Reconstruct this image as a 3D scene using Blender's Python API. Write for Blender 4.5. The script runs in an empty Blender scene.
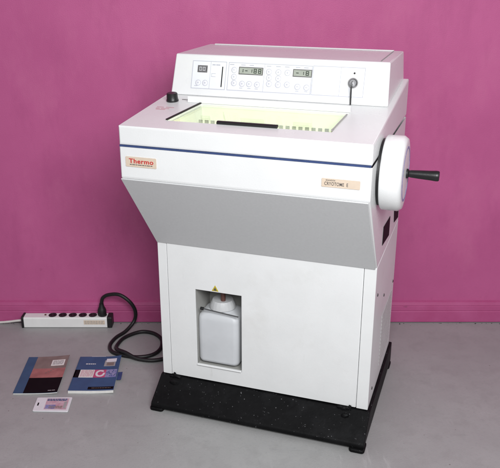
import bpy, bmesh, math, random
from mathutils import Vector, Matrix
random.seed(7)
S = bpy.context.scene
COL = S.collection

# ------------------------------------------------------------------ materials
def mat(name, col, rough=0.4, metal=0.0, spec=0.5, noise=0.0, nscale=30, bump=0.0, bscale=300,
        col2=None, rvar=0.0, trans=0.0, emit=None, estr=0.0, coat=0.0, sss=0.0):
    m = bpy.data.materials.new(name); m.use_nodes = True
    nt = m.node_tree; b = nt.nodes['Principled BSDF']
    b.inputs['Base Color'].default_value = (*col, 1)
    b.inputs['Roughness'].default_value = rough
    b.inputs['Metallic'].default_value = metal
    b.inputs['Specular IOR Level'].default_value = spec
    b.inputs['Transmission Weight'].default_value = trans
    b.inputs['Coat Weight'].default_value = coat
    b.inputs['Subsurface Weight'].default_value = sss
    if sss: b.inputs['Subsurface Radius'].default_value = (0.02, 0.02, 0.02)
    if emit:
        b.inputs['Emission Color'].default_value = (*emit, 1); b.inputs['Emission Strength'].default_value = estr
    tc = nt.nodes.new('ShaderNodeTexCoord')
    if noise or col2:
        n = nt.nodes.new('ShaderNodeTexNoise'); n.inputs['Scale'].default_value = nscale
        n.inputs['Detail'].default_value = 6; n.inputs['Roughness'].default_value = .6
        nt.links.new(tc.outputs['Object'], n.inputs['Vector'])
        r = nt.nodes.new('ShaderNodeValToRGB')
        c2 = col2 or tuple(max(0, c * (1 - noise)) for c in col)
        r.color_ramp.elements[0].position = .32; r.color_ramp.elements[1].position = .68
        r.color_ramp.elements[0].color = (*c2, 1); r.color_ramp.elements[1].color = (*col, 1)
        nt.links.new(n.outputs['Fac'], r.inputs['Fac']); nt.links.new(r.outputs['Color'], b.inputs['Base Color'])
    if rvar:
        n = nt.nodes.new('ShaderNodeTexNoise'); n.inputs['Scale'].default_value = 9; n.inputs['Detail'].default_value = 5
        nt.links.new(tc.outputs['Object'], n.inputs['Vector'])
        mr = nt.nodes.new('ShaderNodeMapRange')
        mr.inputs['To Min'].default_value = rough - rvar; mr.inputs['To Max'].default_value = rough + rvar
        nt.links.new(n.outputs['Fac'], mr.inputs['Value']); nt.links.new(mr.outputs['Result'], b.inputs['Roughness'])
    if bump:
        n = nt.nodes.new('ShaderNodeTexNoise'); n.inputs['Scale'].default_value = bscale; n.inputs['Detail'].default_value = 3
        nt.links.new(tc.outputs['Object'], n.inputs['Vector'])
        bp = nt.nodes.new('ShaderNodeBump'); bp.inputs['Strength'].default_value = bump; bp.inputs['Distance'].default_value = .002
        nt.links.new(n.outputs['Fac'], bp.inputs['Height']); nt.links.new(bp.outputs['Normal'], b.inputs['Normal'])
    return m

def speckle(m, thr, scale, col, seedoff=0.0):
    """paint chips / grit: small spots of another colour mixed in the base colour"""
    nt = m.node_tree; b = nt.nodes['Principled BSDF']; tc = nt.nodes['Texture Coordinate']
    mp = nt.nodes.new('ShaderNodeMapping'); mp.inputs['Location'].default_value = (seedoff, seedoff * .7, 3.1)
    nt.links.new(tc.outputs['Object'], mp.inputs['Vector'])
    v = nt.nodes.new('ShaderNodeTexVoronoi'); v.inputs['Scale'].default_value = scale
    nt.links.new(mp.outputs['Vector'], v.inputs['Vector'])
    n = nt.nodes.new('ShaderNodeTexNoise'); n.inputs['Scale'].default_value = scale * .4; n.inputs['Detail'].default_value = 4
    nt.links.new(mp.outputs['Vector'], n.inputs['Vector'])
    sub = nt.nodes.new('ShaderNodeMath'); sub.operation = 'MULTIPLY_ADD'
    nt.links.new(n.outputs['Fac'], sub.inputs[0]); sub.inputs[1].default_value = -.55
    nt.links.new(v.outputs['Distance'], sub.inputs[2])
    lt = nt.nodes.new('ShaderNodeMath'); lt.operation = 'LESS_THAN'; lt.inputs[1].default_value = thr
    nt.links.new(sub.outputs[0], lt.inputs[0])
    mx = nt.nodes.new('ShaderNodeMix'); mx.data_type = 'RGBA'
    nt.links.new(lt.outputs[0], mx.inputs['Factor'])
    bc = b.inputs['Base Color']
    if bc.is_linked: nt.links.new(bc.links[0].from_socket, mx.inputs['A'])
    else: mx.inputs['A'].default_value = bc.default_value
    mx.inputs['B'].default_value = (*col, 1)
    nt.links.new(mx.outputs['Result'], bc)

def flecks(m, thr, scale, col, off=0.0, stretch=(1, 1, 1), soft=.03, amount=1.0):
    nt = m.node_tree; b = nt.nodes['Principled BSDF']; tc = nt.nodes['Texture Coordinate']
    mp = nt.nodes.new('ShaderNodeMapping'); mp.inputs['Location'].default_value = (off, off*.7, off*.3); mp.inputs['Scale'].default_value = stretch
    nt.links.new(tc.outputs['Object'], mp.inputs['Vector'])
    n = nt.nodes.new('ShaderNodeTexNoise'); n.inputs['Scale'].default_value = scale; n.inputs['Detail'].default_value = 5; n.inputs['Roughness'].default_value = .65
    nt.links.new(mp.outputs['Vector'], n.inputs['Vector'])
    mr = nt.nodes.new('ShaderNodeMapRange'); mr.inputs['From Min'].default_value = thr; mr.inputs['From Max'].default_value = thr+soft
    mr.inputs['To Max'].default_value = amount
    nt.links.new(n.outputs['Fac'], mr.inputs['Value'])
    mx = nt.nodes.new('ShaderNodeMix'); mx.data_type = 'RGBA'; nt.links.new(mr.outputs['Result'], mx.inputs['Factor'])
    bc = b.inputs['Base Color']
    if bc.is_linked: nt.links.new(bc.links[0].from_socket, mx.inputs['A'])
    else: mx.inputs['A'].default_value = bc.default_value
    mx.inputs['B'].default_value = (*col, 1); nt.links.new(mx.outputs['Result'], bc)

M = {}
M['white'] = mat('white enamel', (.80, .81, .81), .28, spec=.5, noise=.05, nscale=6, bump=.12, bscale=420, rvar=.06)
M['cabinet'] = mat('off white enamel', (.80, .81, .81), .36, noise=.06, nscale=7, bump=.14, bscale=420, rvar=.06)
flecks(M['white'], .60, 3.5, (.70, .70, .69), 3.0, soft=.2, amount=.7)
flecks(M['white'], .735, 26, (.50, .49, .46), 6.0, soft=.05, amount=.6)
flecks(M['cabinet'], .58, 4.0, (.70, .70, .685), 1.0, soft=.2, amount=.8)
flecks(M['cabinet'], .735, 30, (.45, .44, .41), 8.0, soft=.05, amount=.6)
flecks(M['cabinet'], .66, 30, (.55, .54, .52), 4.0, stretch=(1, 1, .12), soft=.08, amount=.4)
M['grey'] = mat('grey textured enamel', (.655, .665, .67), .5, noise=.06, nscale=160, bump=.18, bscale=520)
M['blue'] = mat('blue trim', (.045, .075, .20), .4, noise=.2, nscale=40)
M['black'] = mat('black plastic', (.012, .012, .013), .38, noise=.3, nscale=60, bump=.1)
M['rubber'] = mat('black rubber', (.008, .008, .009), .5, noise=.3, nscale=80, bump=.15)
M['plinth'] = mat('scuffed black paint', (.003, .003, .0035), .55, spec=.12, col2=(.006, .006, .0065), nscale=18, bump=.25, bscale=160, rvar=.14)
flecks(M['plinth'], .50, 14, (.010, .010, .011), 2.0, soft=.2)
flecks(M['plinth'], .655, 75, (.06, .06, .062), 1.0, soft=.06)
flecks(M['plinth'], .70, 150, (.20, .20, .21), 4.0, soft=.04)
speckle(M['plinth'], -.215, 95, (.13, .13, .135))
M['cream'] = mat('cream label', (.70, .58, .46), .45, noise=.08, nscale=60)
M['red'] = mat('red print', (.55, .03, .03), .5, noise=.1)
M['darkprint'] = mat('dark print', (.10, .09, .09), .5, noise=.2)
M['paleprint'] = mat('pale print line', (.46, .47, .54), .5, noise=.1)
M['pinkprint'] = mat('pink print', (.62, .30, .36), .5, noise=.1)
M['lcd'] = mat('display glass', (.40, .43, .38), .2, noise=.15, nscale=25)
M['lcddark'] = mat('dark display glass', (.17, .17, .18), .15, noise=.15, nscale=25)
M['digit'] = mat('display digit', (.03, .045, .03), .4, noise=.1)
M['digitpale'] = mat('pale display digit', (.5, .5, .52), .4, noise=.1)
M['panel'] = mat('panel foil', (.80, .82, .85), .35, noise=.03, nscale=20)
M['button'] = mat('membrane button', (.79, .80, .84), .4, noise=.05)
M['metal'] = mat('brushed metal', (.36, .36, .37), .32, metal=1.0, noise=.15, nscale=200)
M['liner'] = mat('chamber liner', (.78, .79, .72), .35, noise=.06, nscale=12)
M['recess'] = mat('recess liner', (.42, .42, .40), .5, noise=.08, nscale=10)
M['tube'] = mat('fluorescent tube', (.9, .9, .8), .4, emit=(.95, 1.0, .56), estr=7.0, noise=.02)
M['vent'] = mat('vent grey', (.36, .35, .35), .5, noise=.1)
M['ventpale'] = mat('pale grille', (.52, .51, .51), .5, noise=.1)
M['slot'] = mat('grille comb plastic', (.17, .18, .17), .5, noise=.1)
M['bottle'] = mat('translucent polythene', (.74, .76, .785), .45, noise=.10, nscale=9, sss=.5, bump=.1, bscale=60, trans=.12)
M['cap'] = mat('white ribbed cap', (.60, .61, .62), .45, noise=.12, nscale=30)
M['tan'] = mat('brown tubing', (.13, .055, .045), .35, noise=.2)
M['yellow'] = mat('warning yellow', (.55, .44, .03), .45, noise=.1)
M['strip'] = mat('pale plastic', (.80, .80, .79), .4, noise=.06, nscale=25, bump=.08)
M['cord'] = mat('white cord', (.72, .69, .66), .45, noise=.1)
M['paper'] = mat('paper', (.78, .77, .74), .7, noise=.1, nscale=60)
M['navy'] = mat('navy card cover', (.035, .095, .205), .48, noise=.18, nscale=25, rvar=.05)
M['bluecov'] = mat('blue card cover', (.03, .10, .19), .48, noise=.2, nscale=20, rvar=.05)
M['taupe'] = mat('taupe print', (.25, .20, .175), .45, noise=.3, nscale=22)
M['salmon'] = mat('salmon print', (.43, .17, .155), .45, noise=.35, nscale=30)
M['inkblack'] = mat('black print', (.006, .005, .006), .6, spec=.1, noise=.3)
M['pink'] = mat('magenta print', (.60, .10, .22), .4, noise=.25, nscale=50)
M['lilac'] = mat('blue pattern print', (.13, .15, .40), .4, col2=(.35, .34, .50), nscale=110)
M['packpink'] = mat('pink printed card', (.50, .27, .34), .3, col2=(.62, .48, .52), nscale=70)
M['packwhite'] = mat('glossy white packet', (.74, .74, .77), .22, noise=.06, nscale=40)
M['bluetab'] = mat('blue sheet', (.035, .08, .22), .4, noise=.3, nscale=60)
M['darkmetal'] = mat('dull key metal', (.10, .10, .10), .4, metal=.8, noise=.3, nscale=90)
M['screw'] = mat('dark screw', (.05, .045, .045), .4, metal=.6, noise=.2)

def glass_mat():
    m = bpy.data.materials.new('window glass'); m.use_nodes = True; nt = m.node_tree
    nt.nodes.remove(nt.nodes['Principled BSDF'])
    out = nt.nodes['Material Output']
    t = nt.nodes.new('ShaderNodeBsdfTransparent'); t.inputs['Color'].default_value = (.97, .99, .95, 1)
    g = nt.nodes.new('ShaderNodeBsdfGlossy'); g.inputs['Roughness'].default_value = .04
    f = nt.nodes.new('ShaderNodeFresnel')
    # the node inverts the index on a back face; undo that so the thin pane has no total reflection inside it
    ge = nt.nodes.new('ShaderNodeNewGeometry'); mr = nt.nodes.new('ShaderNodeMapRange')
    mr.inputs['To Min'].default_value = 1.25; mr.inputs['To Max'].default_value = 1/1.25
    nt.links.new(ge.outputs['Backfacing'], mr.inputs['Value']); nt.links.new(mr.outputs['Result'], f.inputs['IOR'])
    mx = nt.nodes.new('ShaderNodeMixShader')
    nt.links.new(f.outputs[0], mx.inputs[0]); nt.links.new(t.outputs[0], mx.inputs[1]); nt.links.new(g.outputs[0], mx.inputs[2])
    nt.links.new(mx.outputs[0], out.inputs['Surface'])
    return m
M['glass'] = glass_mat()

def wall_mat():
    m = mat('pink painted wall', (.50, .108, .268), .52, spec=.3, col2=(.455, .092, .24), nscale=4, bump=.5, bscale=330)
    flecks(m, .52, 9, (.43, .086, .228), 2.0, stretch=(1, 1, .35), soft=.22, amount=.9)
    flecks(m, .52, 6, (.55, .15, .30), 12.0, stretch=(1, 1, .5), soft=.25, amount=.5)
    flecks(m, .69, 14, (.36, .07, .18), 7.0, soft=.08, amount=.5)
    flecks(m, .71, 40, (.62, .26, .40), 9.0, soft=.04, amount=.5)
    return m
M['wall'] = wall_mat()
M['skirting'] = mat('pink painted skirting', (.46, .098, .246), .5, spec=.3, col2=(.41, .072, .20), nscale=9, bump=.3, bscale=420)

def floor_mat():
    m = mat('grey linoleum', (.365, .365, .362), .45, spec=.4, col2=(.315, .314, .312), nscale=3.5, bump=.3, bscale=240, rvar=.10)
    flecks(m, .50, 16, (.30, .298, .295), 3.0, soft=.22, amount=.75)
    flecks(m, .54, 90, (.29, .292, .295), 5.0, soft=.14, amount=.5)
    flecks(m, .62, 24, (.26, .26, .262), 9.0, stretch=(.15, 1, 1), soft=.12, amount=.4)
    flecks(m, .64, 26, (.47, .47, .47), 11.0, stretch=(1, .2, 1), soft=.08, amount=.35)
    speckle(m, -.285, 34, (.20, .19, .18), 4.0)
    return m
flecks(M['skirting'], .68, 30, (.25, .06, .13), 3.0, stretch=(.3, 1, 1), soft=.05, amount=.6)
M['floor'] = floor_mat()

# ------------------------------------------------------------------ mesh helpers
class MB:
    def __init__(s): s.v = []; s.f = []
    def add(s, vs, fs):
        o = len(s.v); s.v += [tuple(v) for v in vs]; s.f += [tuple(i + o for i in f) for f in fs]; return s
    def box(s, x0, x1, y0, y1, z0, z1):
        return s.add([(x0,y0,z0),(x1,y0,z0),(x1,y1,z0),(x0,y1,z0),(x0,y0,z1),(x1,y0,z1),(x1,y1,z1),(x0,y1,z1)],
                     [(0,3,2,1),(4,5,6,7),(0,1,5,4),(1,2,6,5),(2,3,7,6),(3,0,4,7)])
    def prism(s, prof, u0, u1):
        """profile of (v,z) points extruded along u"""
        n = len(prof)
        vs = [(u0, p[0], p[1]) for p in prof] + [(u1, p[0], p[1]) for p in prof]
        return s.add(vs, [tuple(range(n)), tuple(range(2*n-1, n-1, -1))] + [(i, n+i, n+(i+1) % n, (i+1) % n) for i in range(n)])
    def poly(s, pts, z0, z1):
        """outline of (x,y) points extruded in z"""
        n = len(pts)
        vs = [(p[0], p[1], z0) for p in pts] + [(p[0], p[1], z1) for p in pts]
        return s.add(vs, [tuple(range(n-1, -1, -1)), tuple(range(n, 2*n))] + [(i, (i+1) % n, n+(i+1) % n, n+i) for i in range(n)])
    def lathe(s, prof, n=32, cap=True):
        """profile of (r,z) about z"""
        vs = []; fs = []
        for r, z in prof:
            for k in range(n):
                a = 2*math.pi*k/n; vs.append((r*math.cos(a), r*math.sin(a), z))
        for j in range(len(prof)-1):
            for k in range(n):
                fs.append((j*n+k, j*n+(k+1) % n, (j+1)*n+(k+1) % n, (j+1)*n+k))
        if cap:
            fs.append(tuple(range(n-1, -1, -1))); fs.append(tuple((len(prof)-1)*n+k for k in range(n)))
        return s.add(vs, fs)
    def ring(s, ro, ri, z0, z1, n=24):
        return s.lathe([(ri, z0), (ro, z0), (ro, z1), (ri, z1), (ri, z0)], n, cap=False)
    def tube(s, pts, r, n=10, smooth=True):
        P = [Vector(p) for p in pts]
        if smooth: P = spline(P)
        vs = []; fs = []; up = Vector((0, 0, 1)); prev = None
        for i, p in enumerate(P):
            t = (P[min(i+1, len(P)-1)] - P[max(i-1, 0)]).normalized()
            if prev is None:
                a = t.orthogonal().normalized()
            else:
                a = (prev - t * prev.dot(t)).normalized()
            prev = a; b = t.cross(a)
            for k in range(n):
                th = 2*math.pi*k/n; vs.append(p + (a*math.cos(th) + b*math.sin(th))*r)
        for i in range(len(P)-1):
            for k in range(n):
                fs.append((i*n+k, i*n+(k+1) % n, (i+1)*n+(k+1) % n, (i+1)*n+k))
        fs.append(tuple(range(n-1, -1, -1))); fs.append(tuple((len(P)-1)*n+k for k in range(n)))
        return s.add(vs, fs)
    def xf(s, mtx):
        s.v = [tuple(mtx @ Vector(v)) for v in s.v]; return s
    def merge(s, o): return s.add(o.v, o.f)
    def build(s, name, m, parent=None, bevel=0.0, smooth=True, seg=2, angle=35):
        me = bpy.data.meshes.new(name); me.from_pydata(s.v, [], s.f)
        bm = bmesh.new(); bm.from_mesh(me); bmesh.ops.recalc_face_normals(bm, faces=bm.faces); bm.to_mesh(me); bm.free()
        me.materials.append(M[m]); o = bpy.data.objects.new(name, me); COL.objects.link(o)
        if parent: o.parent = parent
        if bevel:
            b = o.modifiers.new('bevel', 'BEVEL'); b.width = bevel; b.segments = seg; b.limit_method = 'ANGLE'; b.angle_limit = math.radians(30)
            b.harden_normals = False
        if smooth:
            me.shade_smooth()
            try: me.set_sharp_from_angle(angle=math.radians(angle))
            except Exception: pass
            if bevel:
                w = o.modifiers.new('weighted', 'WEIGHTED_NORMAL'); w.keep_sharp = True
        return o

def spline(P, sub=8):
    out = []
    for i in range(len(P)-1):
        p0 = P[max(i-1, 0)]; p1 = P[i]; p2 = P[i+1]; p3 = P[min(i+2, len(P)-1)]
        for k in range(sub):
            t = k/sub
            out.append(.5*((2*p1) + (p2-p0)*t + (2*p0-5*p1+4*p2-p3)*t*t + (3*p1-p0-3*p2+p3)*t**3))
    out.append(P[-1]); return out

def rounded(x0, x1, y0, y1, r, n=5):
    pts = []
    for cx, cy, a0 in ((x1-r, y0+r, -90), (x1-r, y1-r, 0), (x0+r, y1-r, 90), (x0+r, y0+r, 180)):
        for k in range(n+1):
            a = math.radians(a0 + 90*k/n); pts.append((cx+r*math.cos(a), cy+r*math.sin(a)))
    return pts

def text_mb(body, size, ext=.0002, bold=0.0, space=1.0):
    """lettering as a solid mesh, starting at the origin, reading along +x with +y up"""
    c = bpy.data.curves.new('lettering', 'FONT'); c.body = body; c.size = 1.0; c.extrude = ext; c.offset = bold; c.space_character = space
    o = bpy.data.objects.new('lettering', c); COL.objects.link(o)
    dg = bpy.context.evaluated_depsgraph_get(); me = bpy.data.meshes.new_from_object(o.evaluated_get(dg))
    mb = MB(); mb.add([v.co[:] for v in me.vertices], [tuple(p.vertices) for p in me.polygons])
    bpy.data.objects.remove(o); bpy.data.curves.remove(c); bpy.data.meshes.remove(me)
    return mb
def fit(mb, x0, x1, y0, y1):
    xs = [v[0] for v in mb.v]; ys = [v[1] for v in mb.v]
    sx = (x1-x0)/(max(xs)-min(xs)); sy = (y1-y0)/(max(ys)-min(ys)); a = min(xs); b = min(ys)
    mb.v = [(x0+(v[0]-a)*sx, y0+(v[1]-b)*sy, v[2]) for v in mb.v]; return mb

def empty(name, loc, rz, label, cat, group=None):
    o = bpy.data.objects.new(name, None); COL.objects.link(o); o.location = loc; o.rotation_euler = (0, 0, rz)
    return tag(o, label, cat, group)
def tag(o, label, cat, group=None):
    o['label'] = label; o['category'] = cat
    if group: o['group'] = group
    return o

# ------------------------------------------------------------------ the setting
fl = MB().box(-5, 5, -4, 2.706, -.05, 0).build('floor', 'floor', smooth=False); fl['kind'] = 'structure'
wl = MB().box(-5, 5, 2.70, 2.85, .0005, 3.0).build('wall', 'wall', smooth=False); wl['kind'] = 'structure'
sk = MB()
sk.prism([(2.6995, .005), (2.684, .005), (2.684, .051), (2.6852, .053), (2.6852, .056), (2.684, .058), (2.685, .074), (2.6866, .0755), (2.6866, .078), (2.686, .080), (2.690, .092), (2.6995, .096)], -5, 5)
sk.build('skirting_board', 'skirting', wl, smooth=False)

dm = MB(); rd = random.Random(3)
for k in range(150):
    x = rd.uniform(-1.6, 1.6); y = 2.683 - abs(rd.gauss(0, .006)); r = rd.uniform(.0008, .0028); a = rd.uniform(0, 3)
    dm.add([(x+r*1.6*math.cos(a), y+r*math.sin(a), .0004), (x+r*1.6*math.cos(a+2), y+r*math.sin(a+2), .0004), (x+r*1.6*math.cos(a+4), y+r*math.sin(a+4), .0004), (x, y, .0004+r)], [(0, 2, 1), (0, 1, 3), (1, 2, 3), (2, 0, 3)])
dt = dm.build('dirt', 'screw', smooth=False); dt['kind'] = 'stuff'

# ------------------------------------------------------------------ the cryostat
RZ = -.324
W, D, A = .70, .45, .206
ZB, ZG, ZA, ZS, ZT = .092, .574, .842, .935, .989
SL = .1005                                       # slope of the hood's top
def top(v): return ZT + SL*(v + A)
C1, C2, ZC = .115, .153, 1.141
Z1 = top(C1)
mach = empty('laboratory_cryostat', (-.2956, 2.1498, 0), RZ,
             'large white floor standing laboratory cryostat with grey sloped front on a black base', 'cryostat')

# lower cabinet: shell open to the front, behind the front panel
cb = MB()
v0 = .0045
cb.box(0, .010, v0, D, ZB, ZG); cb.box(W-.010, W, v0, D, ZB, ZG); cb.box(.0105, W-.0105, D-.01, D-.0005, ZB, ZG)
cab = cb.build('cabinet', 'cabinet', mach, bevel=.0015)
for a0_, a1_ in ((0, .0310), (W-.0361, W)):
    MB().box(a0_, a1_, 0, .004, ZB, ZG-.001).build('corner_post', 'cabinet', cab, bevel=.0014)
# front panel with the opening for the bottle
RU0, RU1, RZ0, RZ1 = .127, .283, .147, .424
fp = MB()
def ringplate(mb, o, i, d0, d1):
    (a0, a1, b0, b1), (c0, c1, e0, e1) = o, i
    O = [(a0, b0), (a1, b0), (a1, b1), (a0, b1)]; I = [(c0, e0), (c1, e0), (c1, e1), (c0, e1)]
    vs = [(x, d0, z) for x, z in O] + [(x, d0, z) for x, z in I] + [(x, d1, z) for x, z in O] + [(x, d1, z) for x, z in I]
    fs = []
    for k in range(4):
        n = (k+1) % 4
        fs += [(k, n, 4+n, 4+k), (8+k, 12+k, 12+n, 8+n), (k, 8+k, 8+n, n), (4+k, 4+n, 12+n, 12+k)]
    mb.add(vs, fs)
ringplate(fp, (.0328, W-.0372, ZB+.003, ZG-.002), (RU0, RU1, RZ0, RZ1), -.001, .004)
pan = fp.build('front_panel', 'cabinet', mach, bevel=.0016)
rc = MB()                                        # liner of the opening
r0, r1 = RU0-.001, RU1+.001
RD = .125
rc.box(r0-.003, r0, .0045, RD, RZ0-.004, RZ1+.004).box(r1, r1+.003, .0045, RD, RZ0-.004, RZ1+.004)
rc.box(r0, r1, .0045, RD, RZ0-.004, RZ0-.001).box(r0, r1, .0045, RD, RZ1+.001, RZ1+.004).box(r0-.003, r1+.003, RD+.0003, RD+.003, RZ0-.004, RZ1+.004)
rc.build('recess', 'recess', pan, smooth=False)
ed = MB(); ringplate(ed, (RU0-.007, RU1+.007, RZ0-.007, RZ1+.0), (RU0+.0005, RU1-.0005, RZ0+.0005, RZ1-.0005), -.0022, -.0013)
ed2 = MB().box(RU0+.0006, RU1-.0006, -.006, .004, RZ0+.0005, RZ0+.006)
ed2.build('recess_sill', 'cabinet', pan, bevel=.002)
# warning sticker over the opening
tr = MB().add([(.184,-.0016,.4275),(.207,-.0016,.4275),(.1955,-.0016,.448),(.184,-.0011,.4275),(.207,-.0011,.4275),(.1955,-.0011,.448)],
              [(0,1,2),(5,4,3),(0,3,4,1),(1,4,5,2),(2,5,3,0)])
ws = tr.build('warning_sticker', 'yellow', pan, smooth=False)
MB().add([(.190,-.0019,.4300),(.201,-.0019,.4300),(.1955,-.0019,.4405)], [(0,1,2)]).build('warning_symbol', 'darkprint', ws, smooth=False)

# upper body with the sloped front
dz = ZA-ZG
nrm = Vector((-dz, -A)).normalized()             # outward in (v,z): forward and down
t_ = .0025
ub = MB()
prof = [(0.0, ZG), (-A, ZA), (-A, ZS-.0045), (D, ZS-.0045), (D, ZG+.0005)]
prof[0] = (0.0 - nrm.x*t_*1.0, ZG + .0005); prof[1] = (-A, ZA)
n = len(prof)
vs = [(0, p[0], p[1]) for p in prof] + [(W, p[0], p[1]) for p in prof]
fs = [tuple(range(n)), tuple(range(2*n-1, n-1, -1))] + [(i, n+i, n+(i+1) % n, (i+1) % n) for i in range(n) if i != 2]   # open where the chamber sinks in
ub.add(vs, fs)
up = ub.build('upper_body', 'white', mach, bevel=.004)
sp = MB()
e = .0012
q0 = Vector((0.0, ZG+.001)); q1 = Vector((-A, ZA))
d_ = (q1-q0).normalized()
q1 = q1 - d_*.002; q0 = q0
off = nrm*e; off2 = nrm*(e+.0035)
sp.prism([tuple(q0+off), tuple(q1+off), tuple(q1+off2), tuple(q0+off2)], .0005, W-.004)
sp.build('sloped_panel', 'grey', mach, bevel=.001)
MB().box(.002, W-.0035, -A-.0015, -A+.03, ZS-.0040, ZS+.0006).build('trim_strip', 'blue', mach, smooth=False)
MB().box(.004, W-.004, -A+.035, D-.004, ZS-.0044, ZS-.0005).xf(Matrix()).build('seam_gasket', 'vent', mach, smooth=False) if False else None

# hood: sloping top with an opening for the chamber
O = [(0, -A), (W, -A), (W, D), (0, D)]
I = [(.113, -.134), (.577, -.134), (.588, .040), (.146, .040)]
zb = ZS + .0011
vs = [(x, y, top(y)) for x, y in O] + [(x, y, top(y)) for x, y in I] + [(x, y, zb) for x, y in O] + [(x, y, zb) for x, y in I]
fs = []
for k in range(4):
    m_ = (k+1) % 4
    fs += [(k, m_, 4+m_, 4+k), (8+k, 12+k, 12+m_, 8+m_), (k, 8+k, 8+m_, m_), (4+k, 4+m_, 12+m_, 12+k)]
hood = MB().add(vs, fs).build('hood', 'white', mach, bevel=.006, seg=3)
# cold chamber
def inset(P, d):
    c = Vector((sum(p[0] for p in P)/4, sum(p[1] for p in P)/4)); return [tuple(Vector(p)+(c-Vector(p)).normalized()*d) for p in P]
J = inset(I, .003)
zc0 = .80
vs = [(x, y, top(y)-.009) for x, y in J] + [(x, y, zc0) for x, y in J]
fs = [(k, (k+1) % 4, 4+(k+1) % 4, 4+k) for k in range(4)] + [(4, 5, 6, 7)]
chm = MB().add(vs, fs).build('chamber', 'liner', mach, smooth=False)
# lamp behind the front rim, microtome stage inside
lt = MB().lathe([(.0005, 0), (.007, .002), (.007, .418), (.0005, .42)], 14).xf(Matrix.Translation((.13, -.117, .958)) @ Matrix.Rotation(math.pi/2, 4, 'Y'))
lt.build('lamp_tube', 'tube', chm)
st = MB().box(.22, .46, -.06, .005, .802, .90); st.build('specimen_stage', 'metal', chm, bevel=.006)
# gasket down the left and right of the opening
def bar_between(p, q, w, h, z=.0):
    a = Vector((p[0], p[1], top(p[1])+z)); b = Vector((q[0], q[1], top(q[1])+z)); t = (b-a).normalized()
    s_ = Vector((t.y, -t.x, 0)).normalized()*w/2; u_ = s_.cross(t).normalized()*h
    if u_.z < 0: u_ = -u_
    vs = [a-s_, a+s_, b+s_, b-s_, a-s_+u_, a+s_+u_, b+s_+u_, b-s_+u_]
    return MB().add(vs, [(0,3,2,1),(4,5,6,7),(0,1,5,4),(1,2,6,5),(2,3,7,6),(3,0,4,7)])
bar_between((.1135, -.134), (.1455, .038), .007, .0035, .0005).build('gasket', 'rubber', hood, bevel=.001)
bar_between((.5775, -.128), (.587, .02), .004, .0030, .0005).build('gasket', 'vent', hood, bevel=.001)
# sliding glass window with its black pull bar, and the comb grille under its edge
K = inset(I, .0045)
g = MB(); vs = [(x, y, top(y)-.006) for x, y in K] + [(x, y, top(y)-.002) for x, y in K]
g.add(vs, [(0,3,2,1),(4,5,6,7),(0,1,5,4),(1,2,6,5),(2,3,7,6),(3,0,4,7)])
win = g.build('window', 'glass', hood, smooth=False)
h_ = MB()
h_.prism([(-.139, top(-.139)+.0005), (-.125, top(-.125)+.0005), (-.126, top(-.126)+.0075), (-.134, top(-.134)+.0085), (-.139, top(-.139)+.006)], .262, .434)
h_.build('pull_bar', 'black', win, bevel=.0015)
cm = MB()
k = .19
while k < .57:
    y = -.088
    cm.prism([(y, top(y)-.0185), (y+.003, top(y)-.0185), (y+.003, top(y)-.0075), (y, top(y)-.0075)], k, k+.0105)
    k += .0180
cm.build('grille', 'slot', win, smooth=False)
# white guard strip between the window and the console
gs = MB().prism([(.0405, top(.0405)+.0004), (.0415, top(.0405)+.0195), (.0465, top(.0405)+.0185), (.0475, top(.0475)+.0004)], .102, .592)
gs.build('guard_strip', 'white', hood, bevel=.001)
# knob with its printed marks
kn = MB().lathe([(.0185, 0), (.0185, .004), (.0170, .006), (.0165, .022), (.0145, .0245), (.0005, .025)], 36, cap=True)
tilt = math.atan(SL)
kn.xf(Matrix.Translation((.051, .046, top(.046)+.0005)) @ Matrix.Rotation(tilt, 4, 'X')).build('knob', 'black', hood)
def on_top(mb, u, v, h=.0004): return mb.xf(Matrix.Translation((u, v, top(v)+h)) @ Matrix.Rotation(tilt, 4, 'X'))
pk = MB()
for (x, y, w_) in ((-.012, .0, .022), (.016, .001, .026), (-.010, -.012, .012), (.006, -.012, .026), (-.006, -.022, .030)):
    pk.box(x, x+w_, y, y+.0035, 0, .0004)
on_top(pk, .043, -.022).build('knob_print', 'pinkprint', hood, smooth=False)
pk = MB().box(0, .012, 0, .004, 0, .0004).box(.014, .034, 0, .004, 0, .0004); on_top(pk, .073, .066).build('knob_print', 'darkprint', hood, smooth=False)

# console
CI, CJ = .0143, .0159
ug = MB()
a0, a1 = CI, W-CJ
prof = [(C1, Z1+.0005), (C2, ZC), (D-.012, ZC), (D-.012, top(D-.012)+.0005)]
n = 4
vs = [(a0 + (.006 if 1 <= i <= 2 else 0), p[0], p[1]) for i, p in enumerate(prof)] + [(a1 - (.006 if 1 <= i <= 2 else 0), p[0], p[1]) for i, p in enumerate(prof)]
ug.add(vs, [tuple(range(n)), tuple(range(2*n-1, n-1, -1))] + [(i, n+i, n+(i+1) % n, (i+1) % n) for i in range(n)])
cons = ug.build('console', 'white', mach, bevel=.004, seg=3)
MB().prism([(D-.032, ZC+.0004), (D-.030, ZC+.0030), (D-.018, ZC+.0030), (D-.016, ZC+.0004)], a0+.03, a1-.035).build('rear_lip', 'white', cons, bevel=.001)
MB().box(a1-.036, a1-.0335, C2+.008, D-.034, ZC+.0003, ZC+.0016).build('end_cap_seam', 'vent', cons, smooth=False)

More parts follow.
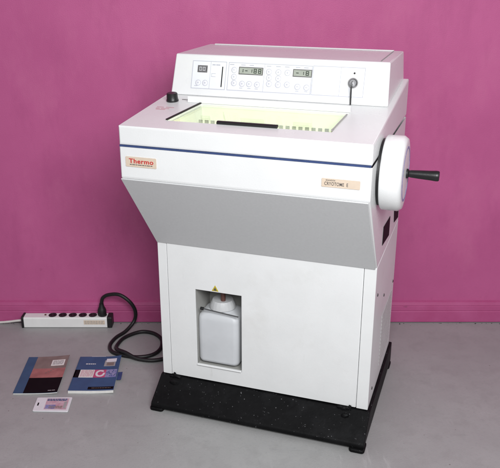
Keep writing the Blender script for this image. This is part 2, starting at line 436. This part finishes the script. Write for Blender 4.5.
# console face frame: x along u, y up the face, z out of the face
fd = Vector((0, C2-C1, ZC-Z1)).normalized(); fn = Vector((0, -fd.z, fd.y))
FACE = Matrix(((1, 0, 0, 0), (0, fd.y, fn.y, C1), (0, fd.z, fn.z, Z1), (0, 0, 0, 1)))
def face(mb, name, m, parent, h=0.0, **kw):
    return mb.xf(FACE @ Matrix.Translation((0, 0, h))).build(name, m, parent, **kw)
cpn = face(MB().box(.0785, .612, .0215, .1085, .0003, .0010), 'control_panel', 'panel', cons, smooth=False)
def frame(mb, x0, x1, y0, y1, w=.0014, h=.0003):
    mb.box(x0, x1, y0, y0+w, 0, h).box(x0, x1, y1-w, y1, 0, h).box(x0, x0+w, y0+w, y1-w, 0, h).box(x1-w, x1, y0+w, y1-w, 0, h)
    return mb
pl = MB(); frame(pl, .0795, .1900, .0225, .1065); frame(pl, .1965, .4560, .0225, .1060); frame(pl, .4575, .6105, .0225, .1070)
pl.box(.1385, .1394, .024, .105, 0, .0003).box(.3100, .3109, .024, .1045, 0, .0003).box(.5400, .5409, .024, .1055, 0, .0003)
face(pl, 'panel_lines', 'paleprint', cpn, .0011, smooth=False)
marks = [(x, x+w_, .0945, .0975) for x, w_ in ((.144, .010), (.156, .013))]
marks += [(x, x+.014, .0985, .1004) for x in (.20, .236, .262, .316, .345, .372, .405, .43)]
marks += [(x, x+.010, .030, .0315) for x in (.09, .236, .262, .285, .41, .437)]
for a_, b_, c_, d_m in marks: face(MB().box(a_, b_, c_, d_m, 0, .0003), 'printed_legend', 'paleprint', cpn, .0011, smooth=False)
face(MB().box(.143, .157, .060, .0612, 0, .0003).box(.143, .157, .069, .0702, 0, .0003).box(.1435, .1447, .0612, .069, 0, .0003), 'printed_symbol', 'paleprint', cpn, .0011, smooth=False)
SEG = {'0': 'abcdef', '1': 'bc', '2': 'abged', '3': 'abgcd', '8': 'abcdefg', '-': 'g', ' ': '', '6': 'afgcde'}
def seven(s, x, y, w, h, adv, t=.0022):
    mb = MB()
    for ch in s:
        for c_ in SEG[ch]:
            r = {'a': (0, w, h-t, h), 'd': (0, w, 0, t), 'g': (t*.4, w-t*.4, h/2-t/2, h/2+t/2), 'b': (w-t, w, h/2+.0004, h-t-.0002), 'c': (w-t, w, t+.0002, h/2-.0004),
                 'f': (0, t, h/2+.0004, h-t-.0002), 'e': (0, t, t+.0002, h/2-.0004)}[c_]
            mb.box(x+r[0], x+r[1], y+r[2], y+r[3], 0, .0003)
        x += adv
    return mb
def display(x0, x1, y0, y1, m, s, w, h, adv, dm):
    d = MB(); d.poly(rounded(x0, x1, y0, y1, .002), .0, .0018)
    o = face(d, 'display', m, cpn, .0011, smooth=False)
    n_ = len(s); xs = (x0+x1)/2 - (adv*(n_-1)+w)/2
    face(seven(s, xs, (y0+y1-h)/2, w, h, adv), 'display_digits', dm, o, .0031, smooth=False)
    b = MB(); frame(b, x0-.0022, x1+.0022, y0-.0022, y1+.0022, .0018, .0012)
    face(b, 'display_frame', 'darkprint', o, .0011, smooth=False)
display(.0995, .1265, .074, .0905, 'lcddark', '00', .0085, .012, .0115, 'digitpale')
display(.2325, .3040, .0735, .0915, 'lcd', '1-188', .0095, .0135, .0140, 'digit')
display(.4005, .4535, .0745, .0920, 'lcd', '-18', .0095, .0132, .0150, 'digit')
def button(x, y, r=.0078):
    o = face(MB().lathe([(r, 0), (r, .0006), (r*.9, .0010), (.0003, .0011)], 20).xf(Matrix.Translation((x, y, 0))), 'button', 'button', cpn, .0011)
    rg = MB().ring(r+.0010, r+.0001, 0, .0007, 20).xf(Matrix.Translation((x, y, 0)))
    rg.box(x-.0028, x+.0028, y-.0006, y+.0006, .0012, .0014)
    if random.random() < .6: rg.box(x-.0006, x+.0006, y-.0026, y-.0007, .0012, .0014).box(x-.0006, x+.0006, y+.0007, y+.0026, .0012, .0014)
    face(rg, 'button_rim', 'paleprint', o, .0011, smooth=False)
for x, y in ((.1020, .0402), (.1245, .0404), (.2150, .0835), (.2160, .0630), (.2178, .0445), (.2436, .0436), (.2660, .0440), (.2910, .0432),
             (.3243, .0828), (.3260, .0653), (.3278, .0475), (.3537, .0827), (.3548, .0645), (.3559, .0462), (.3816, .0825), (.3832, .0480), (.4155, .0434), (.4428, .0424)):
    button(x, y)
face(MB().box(.1762, .1792, .0305, .0915, 0, .0006), 'card_slot', 'inkblack', cpn, .0011, smooth=False)
face(MB().lathe([(.0028, 0), (.0028, .001), (.0004, .0024)], 14).xf(Matrix.Translation((.5800, .0905, 0))), 'indicator_light', 'screw', cpn, .0011)
lk = face(MB().lathe([(.0130, 0), (.0130, .003), (.0105, .0055), (.0100, .0045), (.0006, .0045)], 28).xf(Matrix.Translation((.578, .0625, 0))), 'key_switch', 'metal', cpn, .0011)
face(MB().ring(.0155, .0132, 0, .0012, 28).xf(Matrix.Translation((.578, .0625, 0))), 'key_switch_ring', 'vent', lk, .0011)

# handwheel on the right side
WV, WZ, WR = -.050, .879, .1005
AX = Matrix.Rotation(math.pi/2, 4, 'Y')
hw = MB().lathe([(.094, .0), (WR-.004, .0), (WR, .004), (WR, .046), (WR-.007, .0555), (WR-.020, .0572), (.0005, .0572)], 72)
wheel = hw.xf(Matrix.Translation((W+.0085, WV, WZ)) @ AX).build('handwheel', 'white', mach, angle=50)
MB().lathe([(.090, 0), (.090, .0085)], 48).xf(Matrix.Translation((W-.0002, WV, WZ)) @ AX).build('handwheel_collar', 'rubber', wheel)
MB().ring(.074, .068, 0, .0006, 48).xf(Matrix.Translation((W+.0085+.0574, WV, WZ)) @ AX).build('printed_ring', 'lilac', wheel, smooth=False)
HV, HZ = WV+.016, WZ-.003
hb = MB().lathe([(.013, 0), (.013, .004), (.009, .007), (.0005, .007)], 24).xf(Matrix.Translation((W+.0085+.0574, HV, HZ)) @ AX)
hub = hb.build('handle_hub', 'rubber', wheel)
ch = MB().lathe([(.0090, 0), (.0100, .004), (.0115, .026), (.0130, .056), (.0142, .070), (.0138, .076), (.0120, .0785), (.0005, .0790)], 28)
ch.xf(Matrix.Translation((W+.0085+.0574+.0072, HV, HZ)) @ AX).build('crank_handle', 'black', wheel)

# plates and writing on the front
pf = -A
def front(mb, name, m, parent, h): return mb.xf(Matrix(((1,0,0,0),(0,0,-1,pf-h),(0,1,0,0),(0,0,0,1)))).build(name, m, parent, smooth=False)
bd = front(MB().poly(rounded(.0185, .1115, .8760, .9045, .0025), 0, .0015), 'badge', 'cream', up, .0003)
front(fit(text_mb('Thermo', 1, bold=.022, space=1.08), .0290, .1030, .8865, .8995), 'badge_lettering', 'red', bd, .0021)
tt = MB()
x = .031
for w_ in (.006, .009, .005, .012, .007, .004, .010, .006):
    tt.box(x, x+w_, .8815, .8835, 0, .0002); x += w_+.0014
front(tt, 'badge_lettering', 'darkprint', bd, .0019)
mp = front(MB().poly(rounded(.5735, .6725, .8715, .8940, .0022), 0, .0015), 'model_plate', 'cream', up, .0003)
front(fit(text_mb('SHANDON', 1, bold=.012, space=1.15), .5845, .6085, .8880, .8916), 'plate_lettering', 'darkprint', mp, .0021)
front(fit(text_mb('CRYOTOME  E', 1, bold=.008, space=1.05), .5810, .6420, .8765, .8855), 'plate_lettering', 'darkprint', mp, .0021)

# right side: dark openings, grille, screws
sd = MB().add([(W+.0012, .214, .665), (W+.0012, .079, .676), (W+.0012, .074, .619), (W+.0012, .214, .602),
               (W+.0003, .214, .665), (W+.0003, .079, .676), (W+.0003, .074, .619), (W+.0003, .214, .602)],
              [(0,1,2,3),(7,6,5,4),(0,4,5,1),(1,5,6,2),(2,6,7,3),(3,7,4,0)])
sd.build('grip_opening', 'inkblack', up, smooth=False)
sd = MB().add([(W+.0012, .428, .640), (W+.0012, .308, .651), (W+.0012, .325, .606), (W+.0012, .428, .590),
               (W+.0003, .428, .640), (W+.0003, .308, .651), (W+.0003, .325, .606), (W+.0003, .428, .590)],
              [(0,1,2,3),(7,6,5,4),(0,4,5,1),(1,5,6,2),(2,6,7,3),(3,7,4,0)])
sd.build('grip_opening', 'inkblack', up, smooth=False)
gr = MB()
for k in range(14):
    z = .145 + k*.0135
    gr.box(W+.0003, W+.0016, .19, .405, z, z+.0075)
gr.build('side_grille', 'ventpale', cab, smooth=False)
for v, z in ((.05, .468), (.425, .352), (.062, .135), (.20, .40)):
    MB().lathe([(.005, 0), (.005, .0015), (.0005, .0025)], 14).xf(Matrix.Translation((W+.0002, v, z)) @ AX).build('screw', 'screw', cab)

# black base
pb = MB().prism([(D+.018, .0885), (-.002, .0885), (-.087, .029), (-.0915, .022), (-.0915, .0105), (D+.018, .0105)], -.008, W+.009)
base = pb.build('base', 'plinth', mach, bevel=.003)
for u, v in ((.012, -.070), (W-.012, -.076), (.012, D-.01), (W-.012, D-.01)):
    ft = MB().poly([(p[0]+u, p[1]+v) for p in rounded(-.024, .024, -.026, .026, .010)], 0.0, .0120)
    ft.build('foot', 'plinth', base, bevel=.003)
def lump(mb, c, r, seed):
    rnd = random.Random(seed); bm = bmesh.new(); bmesh.ops.create_icosphere(bm, subdivisions=2, radius=1)
    vs = []
    for v in bm.verts:
        k = rnd.uniform(.75, 1.2); vs.append((c[0]+v.co.x*r[0]*k, c[1]+v.co.y*r[1]*k, c[2]+v.co.z*r[2]*k))
    mb.add(vs, [tuple(q.index for q in f.verts) for f in bm.faces]); bm.free()
for spots_ in ([(.036, .088, .012, .006), (.044, .093, .006, .010), (.055, .088, .013, .007), (.050, .076, .016, .012)],
               [(.612, .090, .009, .006), (.626, .085, .014, .010), (.640, .090, .010, .006), (.645, .096, .005, .006), (.634, .070, .013, .012)]):
    tb = MB()
    for k, (u, z, a, b) in enumerate(spots_): lump(tb, (u, -.006 if z > .08 else -.024, z), (a, .006 if z > .08 else .007, b), k)
    tb.build('foam_scrap', 'plinth', base)

def mw(u, v, z):                                 # machine coordinates to the room
    c, s_ = math.cos(RZ), math.sin(RZ)
    return (-.2956+u*c-v*s_, 2.1498+u*s_+v*c, z)

# ------------------------------------------------------------------ key in the switch (hangs from the lock)
kp = FACE @ Vector((.578, .0625, .0070))
key = empty('key', mw(*kp), RZ, 'small metal key hanging from the lock at the right of the control panel', 'key')
kb = MB().box(-.0012, .0012, -.010, .006, -.004, .004)
kb.build('key_blade', 'darkmetal', key)
kh = MB().ring(.0080, .0040, -.0008, .0008, 24).xf(Matrix.Translation((0, -.0135, -.004)) @ Matrix.Rotation(math.pi/2, 4, 'Y'))
kh.build('key_bow', 'darkmetal', key)
MB().box(-.0028, .0016, -.0160, -.0140, -.060, -.011).build('key_tag', 'darkmetal', key)

# ------------------------------------------------------------------ waste bottle standing in the recess
bt = empty('waste_bottle', mw(.197, .062, RZ0+.0055), RZ, 'translucent white plastic bottle standing in the opening of the cabinet', 'bottle')
def loft(secs, n=8):
    """rounded-rectangle cross sections (halfwidth, halfdepth, radius, z)"""
    mb = MB(); vs = []; fs = []; N = None
    for hx, hy, r, z in secs:
        p = rounded(-hx, hx, -hy, hy, r, n); N = len(p); vs += [(a, b, z) for a, b in p]
    for j in range(len(secs)-1):
        for k in range(N): fs.append((j*N+k, j*N+(k+1) % N, (j+1)*N+(k+1) % N, (j+1)*N+k))
    fs.append(tuple(range(N-1, -1, -1))); fs.append(tuple((len(secs)-1)*N+k for k in range(N)))
    return mb.add(vs, fs)
H = .178
loft([(.058, .040, .016, 0), (.068, .050, .018, .006), (.071, .053, .020, .016), (.0715, .0535, .020, .10), (.071, .053, .020, .160), (.069, .051, .020, .172),
      (.062, .046, .022, .180), (.046, .040, .030, .186), (.032, .032, .0318, .190), (.031, .031, .0308, .198)]).build('bottle_body', 'bottle', bt, angle=70)
rb = MB(); nn = 60; vs = []; fs = []
for z, rr in ((.190, .040), (.193, .0425), (.206, .040), (.220, .033)):
    for k in range(nn):
        a = 2*math.pi*k/nn; r = rr + ((.0006 if k % 3 else 0)); vs.append((r*math.cos(a), r*math.sin(a), z))
for j in range(3):
    for k in range(nn): fs.append((j*nn+k, j*nn+(k+1) % nn, (j+1)*nn+(k+1) % nn, (j+1)*nn+k))
fs += [tuple(range(nn-1, -1, -1)), tuple(3*nn+k for k in range(nn))]
rb.add(vs, fs).build('bottle_cap', 'cap', bt, angle=25)
MB().tube([(.006, -.012, .2195), (.006, -.012, .250), (.006, -.010, .2695)], .0080, 14).build('drain_tube', 'tan', bt)
rod = MB().tube([(-.046, -.0565, .203), (.074, -.058, .193)], .0022, 8, smooth=False).build('level_probe', 'metal', bt)
MB().tube([(-.056, -.0564, .2035), (-.0455, -.0565, .203)], .0052, 12, smooth=False).build('probe_tip', 'rubber', rod)

# ------------------------------------------------------------------ power strip against the wall
PS = empty('power_strip', (-.7575, 2.6415, 0), -.0, 'long white multi socket power strip lying along the skirting board', 'power strip')
ln = .173
MB().prism([(-.0005, .002), (.0005, .040), (.004, .0455), (.040, .0465), (.042, .044), (.042, .002)], -ln+.005, ln).build('housing', 'strip', PS, bevel=.0012)
MB().prism([(-.003, .0), (-.002, .044), (.002, .049), (.0425, .049), (.0425, .0)], -ln-.004, -ln+.0048).build('end_cap', 'rubber', PS, bevel=.002)
MB().prism([(-.003, .0), (-.002, .044), (.002, .049), (.0425, .049), (.0425, .0)], ln+.0002, ln+.020).build('end_cap', 'rubber', PS, bevel=.006)
sock = None
sx = [-.052+.7575-.7575+(-.0000)]
for k in range(6):
    x = -.810 + .0412*k + .7575
    s_ = MB().lathe([(.0165, 0), (.0165, .0016), (.0150, .0022), (.0145, .0008), (.0003, .0008)], 28).xf(Matrix.Translation((x, .0225, .0465)) @ Matrix.Rotation(math.radians(1.6), 4, 'X'))
    so = s_.build('socket', 'black', PS)
    pin = MB()
    for dx in (-.0095, .0095): pin.lathe([(.0026, 0), (.0026, .0004), (.0003, .0005)], 10).xf(Matrix()) if False else pin.merge(MB().lathe([(.0024, .0477), (.0024, .0482), (.0003, .0483)], 10).xf(Matrix.Translation((x+dx*.7, .0225+abs(dx)*0, 0))))
    pin.build('contact_hole', 'inkblack', so)
MB().lathe([(.0045, 0), (.0040, .003), (.0005, .0036)], 16).xf(Matrix.Translation((-.840+.7575, .024, .0462))).build('indicator_light', 'tan', PS)
st = MB()
st.box(.078, .164, -.0022, -.0013, .017, .034); 
lab = MB().prism([(-.0011, .016), (-.0003, .034), (-.0007, .034), (-.0015, .016)], .078, .164).build('rating_label', 'cream', PS, smooth=False)
lb = MB()
for r in range(4):
    x = .082
    while x < .158:
        w_ = random.uniform(.004, .012); z = .0185+r*.0037
        off = -.0015+(z-.016)*.0008/.018
        lb.box(x, min(x+w_, .161), off-.0006, off-.0002, z, z+.0016); x += w_+.003
lb.build('label_print', 'vent', lab, smooth=False)
MB().tube([(-ln-.008, .024, .022), (-ln-.03, .024, .020), (-ln-.07, .030, .012), (-ln-.12, .036, .0055), (-ln-.25, .030, .0050), (-ln-.5, .022, .0050), (-ln-.9, .030, .0050)], .0048, 12).build('mains_cord', 'cord', PS)

# ------------------------------------------------------------------ black power cable with its plug
cbp = [(-.606, 2.662, .090), (-.604, 2.661, .108), (-.596, 2.655, .130), (-.570, 2.640, .150), (-.523, 2.622, .159), (-.482, 2.615, .132), (-.463, 2.622, .088), (-.470, 2.628, .040), (-.500, 2.592, .012),
       (-.532, 2.545, .008), (-.545, 2.487, .008), (-.532, 2.440, .008), (-.495, 2.412, .008), (-.428, 2.394, .008), (-.372, 2.410, .008), (-.345, 2.459, .008), (-.350, 2.530, .008),
       (-.388, 2.580, .008), (-.442, 2.592, .008), (-.497, 2.546, .008), (-.516, 2.481, .0105), (-.508, 2.435, .0185), (-.470, 2.400, .0235), (-.42, 2.375, .0120), (-.35, 2.372, .008), (-.27, 2.420, .008), (-.19, 2.52, .008)]
pc = empty('power_cable', (-.606, 2.662, .0485), 0, 'thick black cable looped on the floor between power strip and cryostat', 'cable')
MB().tube([(p[0]+.606, p[1]-2.662, p[2]-.0485) for p in cbp], .0074, 12).build('cable', 'rubber', pc)
MB().lathe([(.0165, .0003), (.0175, .004), (.0175, .022), (.0150, .030), (.0105, .040), (.0088, .052), (.0005, .053)], 24).build('plug', 'rubber', pc)

# ------------------------------------------------------------------ manuals and packet on the floor
def quadmap(TL, TR, BR, BL):
    """(s,t) in the unit square (t down) onto the thing's outline on the floor"""
    def f(s, t):
        a = Vector(TL)*(1-s)+Vector(TR)*s; b = Vector(BL)*(1-s)+Vector(BR)*s; return a*(1-t)+b*t
    return f
def patch(q, s0, s1, t0, t1, z, h, c):
    n = max(1, math.ceil((s1-s0)*12)); m_ = max(1, math.ceil((t1-t0)*12)); L = getattr(q, 'lift', lambda s, t: 0)
    vs = []; fs = []
    for k in range(2):
        for b in range(m_+1):
            for a in range(n+1):
                s = s0+(s1-s0)*a/n; t = t0+(t1-t0)*b/m_; p = q(s, t); vs.append((p.x-c[0], p.y-c[1], z+h*k+L(s, t)))
    N = (n+1)*(m_+1); ix = lambda a, b, k: k*N+b*(n+1)+a
    for b in range(m_):
        for a in range(n):
            fs += [(ix(a,b,0), ix(a+1,b,0), ix(a+1,b+1,0), ix(a,b+1,0)), (ix(a,b,1), ix(a,b+1,1), ix(a+1,b+1,1), ix(a+1,b,1))]
    for a in range(n): fs += [(ix(a,0,0), ix(a,0,1), ix(a+1,0,1), ix(a+1,0,0)), (ix(a,m_,0), ix(a+1,m_,0), ix(a+1,m_,1), ix(a,m_,1))]
    for b in range(m_): fs += [(ix(0,b,0), ix(0,b+1,0), ix(0,b+1,1), ix(0,b,1)), (ix(n,b,0), ix(n,b,1), ix(n,b+1,1), ix(n,b+1,0))]
    return MB().add(vs, fs)
def sheetlines(q, s0, s1, t0, t1, rows, z, c, fill=.62, wmin=.03, wmax=.10):
    mb = MB(); dt = (t1-t0)/rows
    for r in range(rows):
        s = s0
        while s < s1-.01:
            w_ = min(random.uniform(wmin, wmax), s1-s); mb.merge(patch(q, s, s+w_, t0+r*dt, t0+r*dt+dt*fill, z, .0002, c)); s += w_+.012
    return mb
# taupe, salmon and black manual
qa = quadmap((-.836, 2.398), (-.681, 2.400), (-.668, 2.152), (-.823, 2.154)); ca = (-.752, 2.276)
qa.lift = lambda s, t: .008*max(0, s-t*.9-.25)**2 + .012*max(0, s+t-1.55)**2 + .004*s*s
ma = empty('manual', (*ca, 0), 0, 'thin paper manual with blue spine band and grey, salmon and black cover', 'manual', 'manuals lying on the floor')
patch(qa, .004, .996, .006, .994, 0.0003, .0045, ca).build('pages', 'paper', ma, smooth=False)
cva = patch(qa, 0, 1, 0, 1, .0049, .0008, ca).build('cover', 'bluecov', ma, smooth=False)
patch(qa, .225, .999, .001, .345, .0058, .0002, ca).build('cover_print', 'taupe', cva, smooth=False)
patch(qa, .225, .999, .3455, .600, .0058, .0002, ca).build('cover_print', 'salmon', cva, smooth=False)
patch(qa, .225, .999, .6005, .999, .0058, .0002, ca).build('cover_print', 'inkblack', cva, smooth=False)
la = patch(qa, .62, .93, .115, .275, .0061, .0003, ca).build('title_sticker', 'paper', ma, smooth=False)
sheetlines(qa, .65, .90, .140, .255, 4, .0065, ca).build('sticker_print', 'vent', la, smooth=False)
sheetlines(qa, .77, .95, .935, .960, 1, .0061, ca).build('cover_lettering', 'vent', cva, smooth=False)
# scribble across the salmon field
sc = MB(); 
for k in range(5):
    s = .55+.05*k; sc.merge(patch(qa, s, s+.035, .46-.03*k, .468-.03*k+.008, .0061, .0002, ca))
sc.build('cover_print', 'taupe', cva, smooth=False)
# navy manual
qb = quadmap((-.640, 2.392), (-.484, 2.392), (-.474, 2.158), (-.634, 2.160)); cb_ = (-.558, 2.275)
qb.lift = lambda s, t: .010*max(0, s-.4)**2 + .02*max(0, s-t-.6)**2
mb_ = empty('manual', (*cb_, 0), 0, 'thick navy blue manual with a strip of small pictures across its cover', 'manual', 'manuals lying on the floor')
patch(qb, .004, .994, .006, .994, .0003, .0095, cb_).build('pages', 'paper', mb_, smooth=False)
cvb = patch(qb, 0, 1, 0, .985, .0100, .0008, cb_).build('cover', 'navy', mb_, smooth=False)
Z2 = .0109
patch(qb, .001, .125, .40, .625, Z2, .0002, cb_).build('cover_print', 'inkblack', cvb, smooth=False)
t1_ = patch(qb, .126, .455, .40, .625, Z2, .0002, cb_).build('cover_picture', 'paper', cvb, smooth=False)
sheetlines(qb, .15, .44, .42, .61, 6, Z2+.0003, cb_, .5).build('picture_print', 'pinkprint', t1_, smooth=False)
t2_ = patch(qb, .4555, .725, .40, .625, Z2, .0002, cb_).build('cover_picture', 'pink', cvb, smooth=False)
sw = MB()
for k in range(26):
    a = k/25*math.pi*1.7; r = .085
    sw.merge(patch(qb, .60+r*math.cos(a)-.022, .60+r*math.cos(a)+.022, .51+r*.9*math.sin(a)-.016, .51+r*.9*math.sin(a)+.016, Z2+.0003+k*.00001, .0001, cb_))
sw.build('picture_print', 'packwhite', t2_, smooth=False)
t3_ = patch(qb, .7255, .975, .40, .625, Z2, .0002, cb_).build('cover_picture', 'lilac', cvb, smooth=False)
pm = MB()
for k in range(14):
    s = random.uniform(.74, .95); t = random.uniform(.42, .59); pm.merge(patch(qb, s, s+.022, t, t+.02, Z2+.0003+k*.00001, .0001, cb_))
pm.build('picture_print', 'navy', t3_, smooth=False)
# small picture of a white instrument
ip = patch(qb, .635, .895, .12, .30, Z2, .0002, cb_).build('cover_picture', 'vent', cvb, smooth=False)
patch(qb, .665, .905, .075, .17, Z2+.0003, .0002, cb_).build('picture_print', 'packwhite', ip, smooth=False)
patch(qb, .69, .86, .19, .28, Z2+.0003, .0002, cb_).build('picture_print', 'taupe', ip, smooth=False)
sheetlines(qb, .20, .43, .215, .243, 1, Z2, cb_, .8, .025, .05).build('cover_lettering', 'paper', cvb, smooth=False)
patch(qb, .42, .985, .885, .958, Z2, .0002, cb_).build('cover_print', 'inkblack', cvb, smooth=False)
sheetlines(qb, .50, .92, .915, .93, 1, Z2+.0003, cb_).build('cover_lettering', 'taupe', cvb, smooth=False)
patch(qb, .01, .03, .02, .96, Z2, .0002, cb_).build('spine_fold', 'bluecov', cvb, smooth=False)
patch(qb, .27, .61, -.045, .02, .0052, .0006, cb_).build('page_tab', 'paper', mb_, smooth=False)
patch(qb, .97, 1.10, .44, .66, .0030, .0006, cb_).build('page_tab', 'bluetab', mb_, smooth=False)
# small packet
qp = quadmap((-.731, 2.131), (-.611, 2.133), (-.607, 2.048), (-.727, 2.052)); cp_ = (-.67, 2.09)
pk_ = empty('packet', (*cp_, 0), 0, 'small glossy white packet with pink printed front and hanging hole', 'packet')
def rq(q, c, s0, s1, t0, t1, r, z0, z1):
    return MB().poly([tuple(q(p[0], p[1]) - Vector(c)) for p in rounded(s0, s1, t0, t1, r)], z0, z1)
rq(qp, cp_, 0, 1, 0, 1, .05, .0003, .0040).build('sleeve', 'packwhite', pk_, bevel=.001)
rq(qp, cp_, .075, .115, .40, .62, .015, .0042, .0044).build('hanging_hole', 'inkblack', pk_, smooth=False)
pr = patch(qp, .30, .93, .10, .88, .0042, .0002, cp_).build('printed_card', 'packpink', pk_, smooth=False)
sheetlines(qp, .32, .88, .13, .30, 2, .0046, cp_, .7, .05, .11).build('card_print', 'navy', pr, smooth=False)
patch(qp, .32, .60, .56, .84, .0046, .0002, cp_).build('card_print', 'lilac', pr, smooth=False)
sheetlines(qp, .42, .80, .64, .84, 2, .0049, cp_, .6, .05, .12).build('card_print', 'taupe', pr, smooth=False)
patch(qp, .82, .90, .34, .80, .0046, .0002, cp_).build('card_print', 'vent', pr, smooth=False)

# ------------------------------------------------------------------ camera
cd = bpy.data.cameras.new('camera'); cam = bpy.data.objects.new('camera', cd); COL.objects.link(cam)
cd.sensor_width = 36; cd.lens = 724.67/500*36; cd.clip_end = 100; cd.clip_start = .05
cam.location = (0, 0, 1.4138); cam.rotation_euler = (math.pi/2-.3628, 0, 0)
S.camera = cam

# ------------------------------------------------------------------ light
w = bpy.data.worlds.new('World'); S.world = w; w.use_nodes = True
bg = w.node_tree.nodes['Background']; bg.inputs['Color'].default_value = (.97, .98, 1.0, 1); bg.inputs['Strength'].default_value = .30
def area(name, loc, target, sx, sy, power, col=(1, 1, 1)):
    l = bpy.data.lights.new(name, 'AREA'); l.shape = 'RECTANGLE'; l.size = sx; l.size_y = sy; l.energy = power; l.color = col
    o = bpy.data.objects.new(name, l); COL.objects.link(o); o.location = loc
    o.rotation_euler = (Vector(target)-Vector(loc)).to_track_quat('-Z', 'Y').to_euler(); return o
area('key_light', (.36, -.1, 2.02), (0, 2.3, .75), 1.3, .9, 74, (.985, .99, 1.0))

S.render.engine = 'CYCLES'
S.view_settings.view_transform = 'Standard'; S.view_settings.look = 'None'; S.view_settings.exposure = 0.0; S.view_settings.gamma = 1
